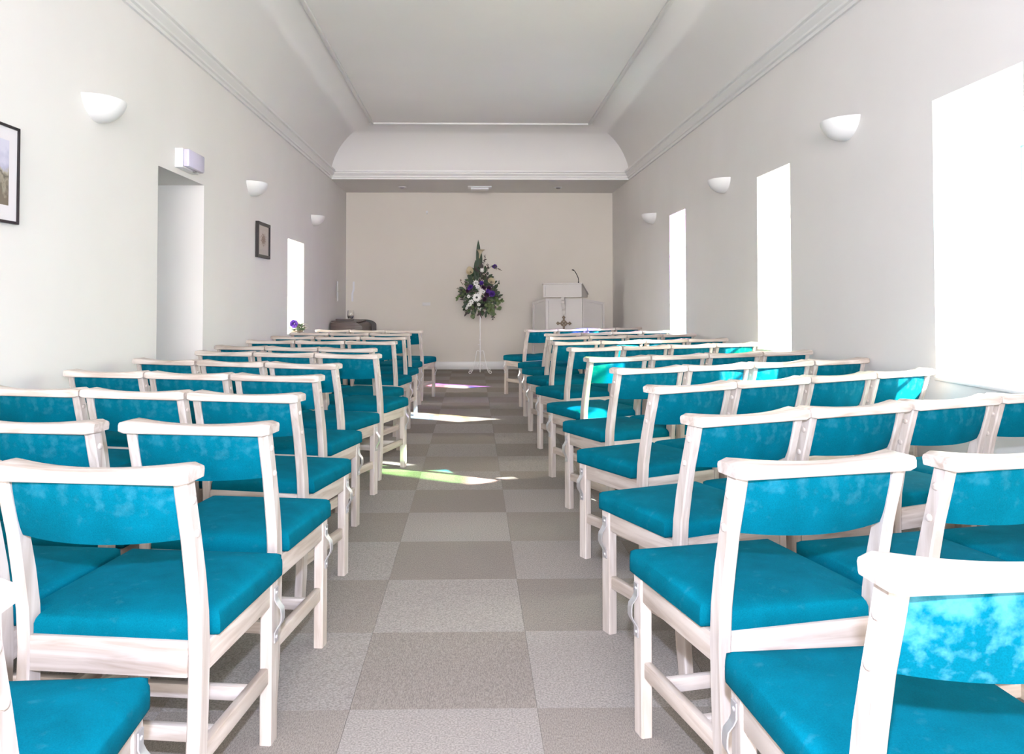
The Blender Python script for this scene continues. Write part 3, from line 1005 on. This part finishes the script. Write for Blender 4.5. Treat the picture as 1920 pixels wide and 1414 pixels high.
def calla(parent, p, h, r, axis, tipdir):
    """calla lily: funnel opening along axis with a flared lip drawn out to a soft point"""
    ax = Vector(axis).normalized()
    td = Vector(tipdir); td = (td - ax * td.dot(ax)).normalized()
    sd = ax.cross(td)
    p = Vector(p)
    bm = bmesh.new()
    rings = []
    for s_, w_ in ((0.0, .14), (.25, .20), (.5, .32), (.70, .52), (.84, .76), (.93, .95), (.97, 1.05), (.95, 1.12)):
        ring = []
        for k in range(20):
            a_ = 2 * pi * k / 20
            tip = max(0, cos(a_)) ** 6 * s_ ** 3
            rr = r * w_ * (1 + .35 * tip)
            c = p + ax * h * (s_ + .10 * (1 + cos(a_)) * .5 * s_ ** 2) + (td * cos(a_) + sd * sin(a_)) * rr
            ring.append(c)
        rings.append(ring)
    loft(bm, rings, True, False)
    bmesh.ops.solidify(bm, geom=bm.faces[:], thickness=.002)
    o = mesh_obj('calla_lily', bm, 'petal_cream', parent, smooth=60)
    mesh_obj('spadix', tube(bmesh.new(), [p + ax * h * .2, p + ax * h * .85], [.006, .004], 8), 'straw', o)
    return o

fa = thing('flower_arrangement', 'tall arrangement of cream lilies, purple and white flowers on stand', 'flowers', (SX, SY, .99))
def P(px, py, dy=0):
    # offsets from the stand axis in metres measured on the photograph (1 px = 8 mm)
    return ((px - 899.5) / 125.7, dy, (1.087 + (565 - py) / 125.7) - .99)
mesh_obj('flower_bowl', lathe(bmesh.new(), [(.05, .005), (.09, .02), (.10, .06), (.085, .065), (.02, .06)], seg=20), 'black', fa)
# big spear leaves
for (a, b, w) in (((897, 520), (896, 449), .075), ((893, 525), (891, 487), .07), ((899, 515), (901, 470), .06), ((885, 545), (879, 510), .07), ((893, 530), (889, 500), .07)):
    bm = bmesh.new()
    p, q = Vector(P(*a)), Vector(P(*b))
    leaf_bm(bm, p, q - p, (q - p).length, w, .02)
    mesh_obj('spear_leaf', bm, 'leaf', fa, smooth=60)
calla(fa, P(898, 485, -.12), .125, .050, (.12, -.15, 1), (1, 0, 0))
calla(fa, P(884, 513, -.12), .09, .052, (-.35, -.9, .35), (-.3, 0, 1))
calla(fa, P(919, 532, -.12), .09, .048, (.1, -.85, .45), (.5, -.3, -1))
mesh_obj('stem', tube(bmesh.new(), [P(898, 560), P(898.5, 510, -.02), P(899, 484, -.03)], .004, 6), 'stem', fa)
flower_daisy(fa, P(893, 558, -.14), .066, 'petal_white')
for px, py, r in ((891.5, 531, .05), (895, 538, .038), (901, 545, .04), (905, 547, .035), (899, 552, .035), (878, 556, .03), (883, 566, .042), (880, 571, .035), (897, 571, .03), (903, 507, .035), (874, 578, .022), (876, 574, .022)):
    flower_daisy(fa, P(px, py, -.11), r, 'petal_white', False, 'white_bloom', 8)
for px, py, r in ((921.5, 551, .052), (927, 500, .038), (882, 538, .036), (902, 531, .034), (914, 546, .034), (879, 541, .028)):
    flower_rose(fa, P(px, py, -.12 if px != 927 else -.04), r, 'petal_purple', 'purple_bloom')
for px, py, r in ((912, 553, .045), (906, 540, .04), (916, 541, .04), (908, 561, .04), (875, 546, .03)):
    flower_rose(fa, P(px, py, -.09), r, 'petal_dark', 'dark_bloom')
def foliage(name, mname, n, fn, ln, wd):
    bm = bmesh.new()
    for _ in range(n):
        px, py, dy, dx, dz = fn()
        leaf_bm(bm, P(px, py, dy), (dx, rf.uniform(-.6, .1), dz), rf.uniform(*ln), rf.uniform(*wd), rf.uniform(0, .4))
    return mesh_obj(name, bm, mname, fa, smooth=60)
def body():
    while True:
        px, py = rf.uniform(868, 932), rf.uniform(505, 585)
        lim = 6 + (py - 500) * .55 if py < 550 else 36 - (py - 550) * .35
        if abs(px - 899) < lim:
            a = math.atan2(-(py - 550), px - 899) + rf.uniform(-.8, .8)
            return px, py, rf.uniform(-.08, .1), cos(a), sin(a)
o = foliage('foliage', 'leaf', 170, body, (.05, .10), (.03, .05)); tag(o, kind='stuff')
o = foliage('foliage', 'leaf3', 110, body, (.05, .11), (.015, .03)); tag(o, kind='stuff')
o = foliage('foliage', 'leaf2', 60, body, (.04, .07), (.025, .04)); tag(o, kind='stuff')
for pts_, cnt_, m_ in ((((872, 545), (862, 556), (857, 560)), 8, 'leaf2'), (((888, 570), (887, 585), (885, 592)), 10, 'leaf2'), (((925, 555), (935, 565), (941, 562)), 12, 'leaf2'),
                      (((918, 562), (921, 580), (924, 588)), 18, 'leaf2'), (((912, 565), (916, 580), (920, 584)), 12, 'leaf2'), (((920, 580), (923, 592), (924, 600)), 14, 'leaf3'),
                      (((930, 562), (934, 570), (933, 582)), 9, 'leaf2'), (((896, 570), (893, 578), (896, 582)), 5, 'leaf'), (((915, 505), (922, 498), (930, 503)), 6, 'leaf3'),
                      (((903, 520), (907, 490), (909, 478)), 14, 'leaf3'), (((908, 522), (914, 504), (913, 494)), 12, 'leaf3'), (((868, 535), (864, 530), (862, 525)), 5, 'straw'), (((866, 548), (859, 542), (855, 541)), 4, 'straw'),
                      (((925, 545), (930, 535), (934, 530)), 9, 'leaf'), (((927, 500), (935, 506), (940, 508)), 3, 'leaf3')):
    pp = [Vector(P(a, b, -.10)) for a, b in pts_]
    tr = mesh_obj('trailing_stem', tube(bmesh.new(), pp, .003, 5), 'stem', fa)
    bm = bmesh.new()
    for _ in range(cnt_):
        s_ = rf.random() * 1.98
        i = int(s_); q = pp[i].lerp(pp[i + 1], s_ - i)
        a = rf.uniform(0, 2 * pi)
        big = m_ == 'leaf2'
        leaf_bm(bm, q, (cos(a), -.4, sin(a) - (.6 if big else -.3)), rf.uniform(.04, .06) if big else rf.uniform(.02, .04), rf.uniform(.03, .045) if big else .012, .2)
    mesh_obj('leaves', bm, m_, tr, smooth=60)

# posy on the left window sill
ps = thing('sill_posy', 'low posy with a purple flower on the left window sill', 'flowers', (XL - .035, 9.42, .722))
fa2 = fa; fa = ps
mesh_obj('posy_dish', lathe(bmesh.new(), [(.05, 0), (.085, .01), (.09, .025), (.02, .022)], seg=18), 'straw', ps)
flower_rose(ps, (.0, -.07, .105), .052, 'petal_purple', 'purple_bloom')
flower_daisy(ps, (.06, -.06, .135), .035, 'petal_cream', False, 'cream_bloom', 9)
flower_daisy(ps, (-.03, -.05, .165), .03, 'petal_cream', False, 'cream_bloom', 9)
bm = bmesh.new()
for k in range(34):
    a = rf.uniform(0, 2 * pi)
    leaf_bm(bm, (rf.uniform(-.04, .08), rf.uniform(-.05, .05), rf.uniform(.02, .09)), (cos(a), sin(a) * .5, rf.uniform(-.2, .7)), rf.uniform(.04, .08), .02, .3)
mesh_obj('leaves', bm, 'leaf', ps, smooth=60)
for a, l_ in ((.1, .16), (.5, .17), (.9, .13), (-.1, .15), (2.4, .12)):
    mesh_obj('twig', tube(bmesh.new(), [(0, 0, .03), (cos(a) * l_ * .6, -.03, .07 + sin(a) * l_ * .5), (cos(a) * l_, -.05, .07 + sin(a) * l_ * .6 - .02)], .002, 5), 'straw', ps)
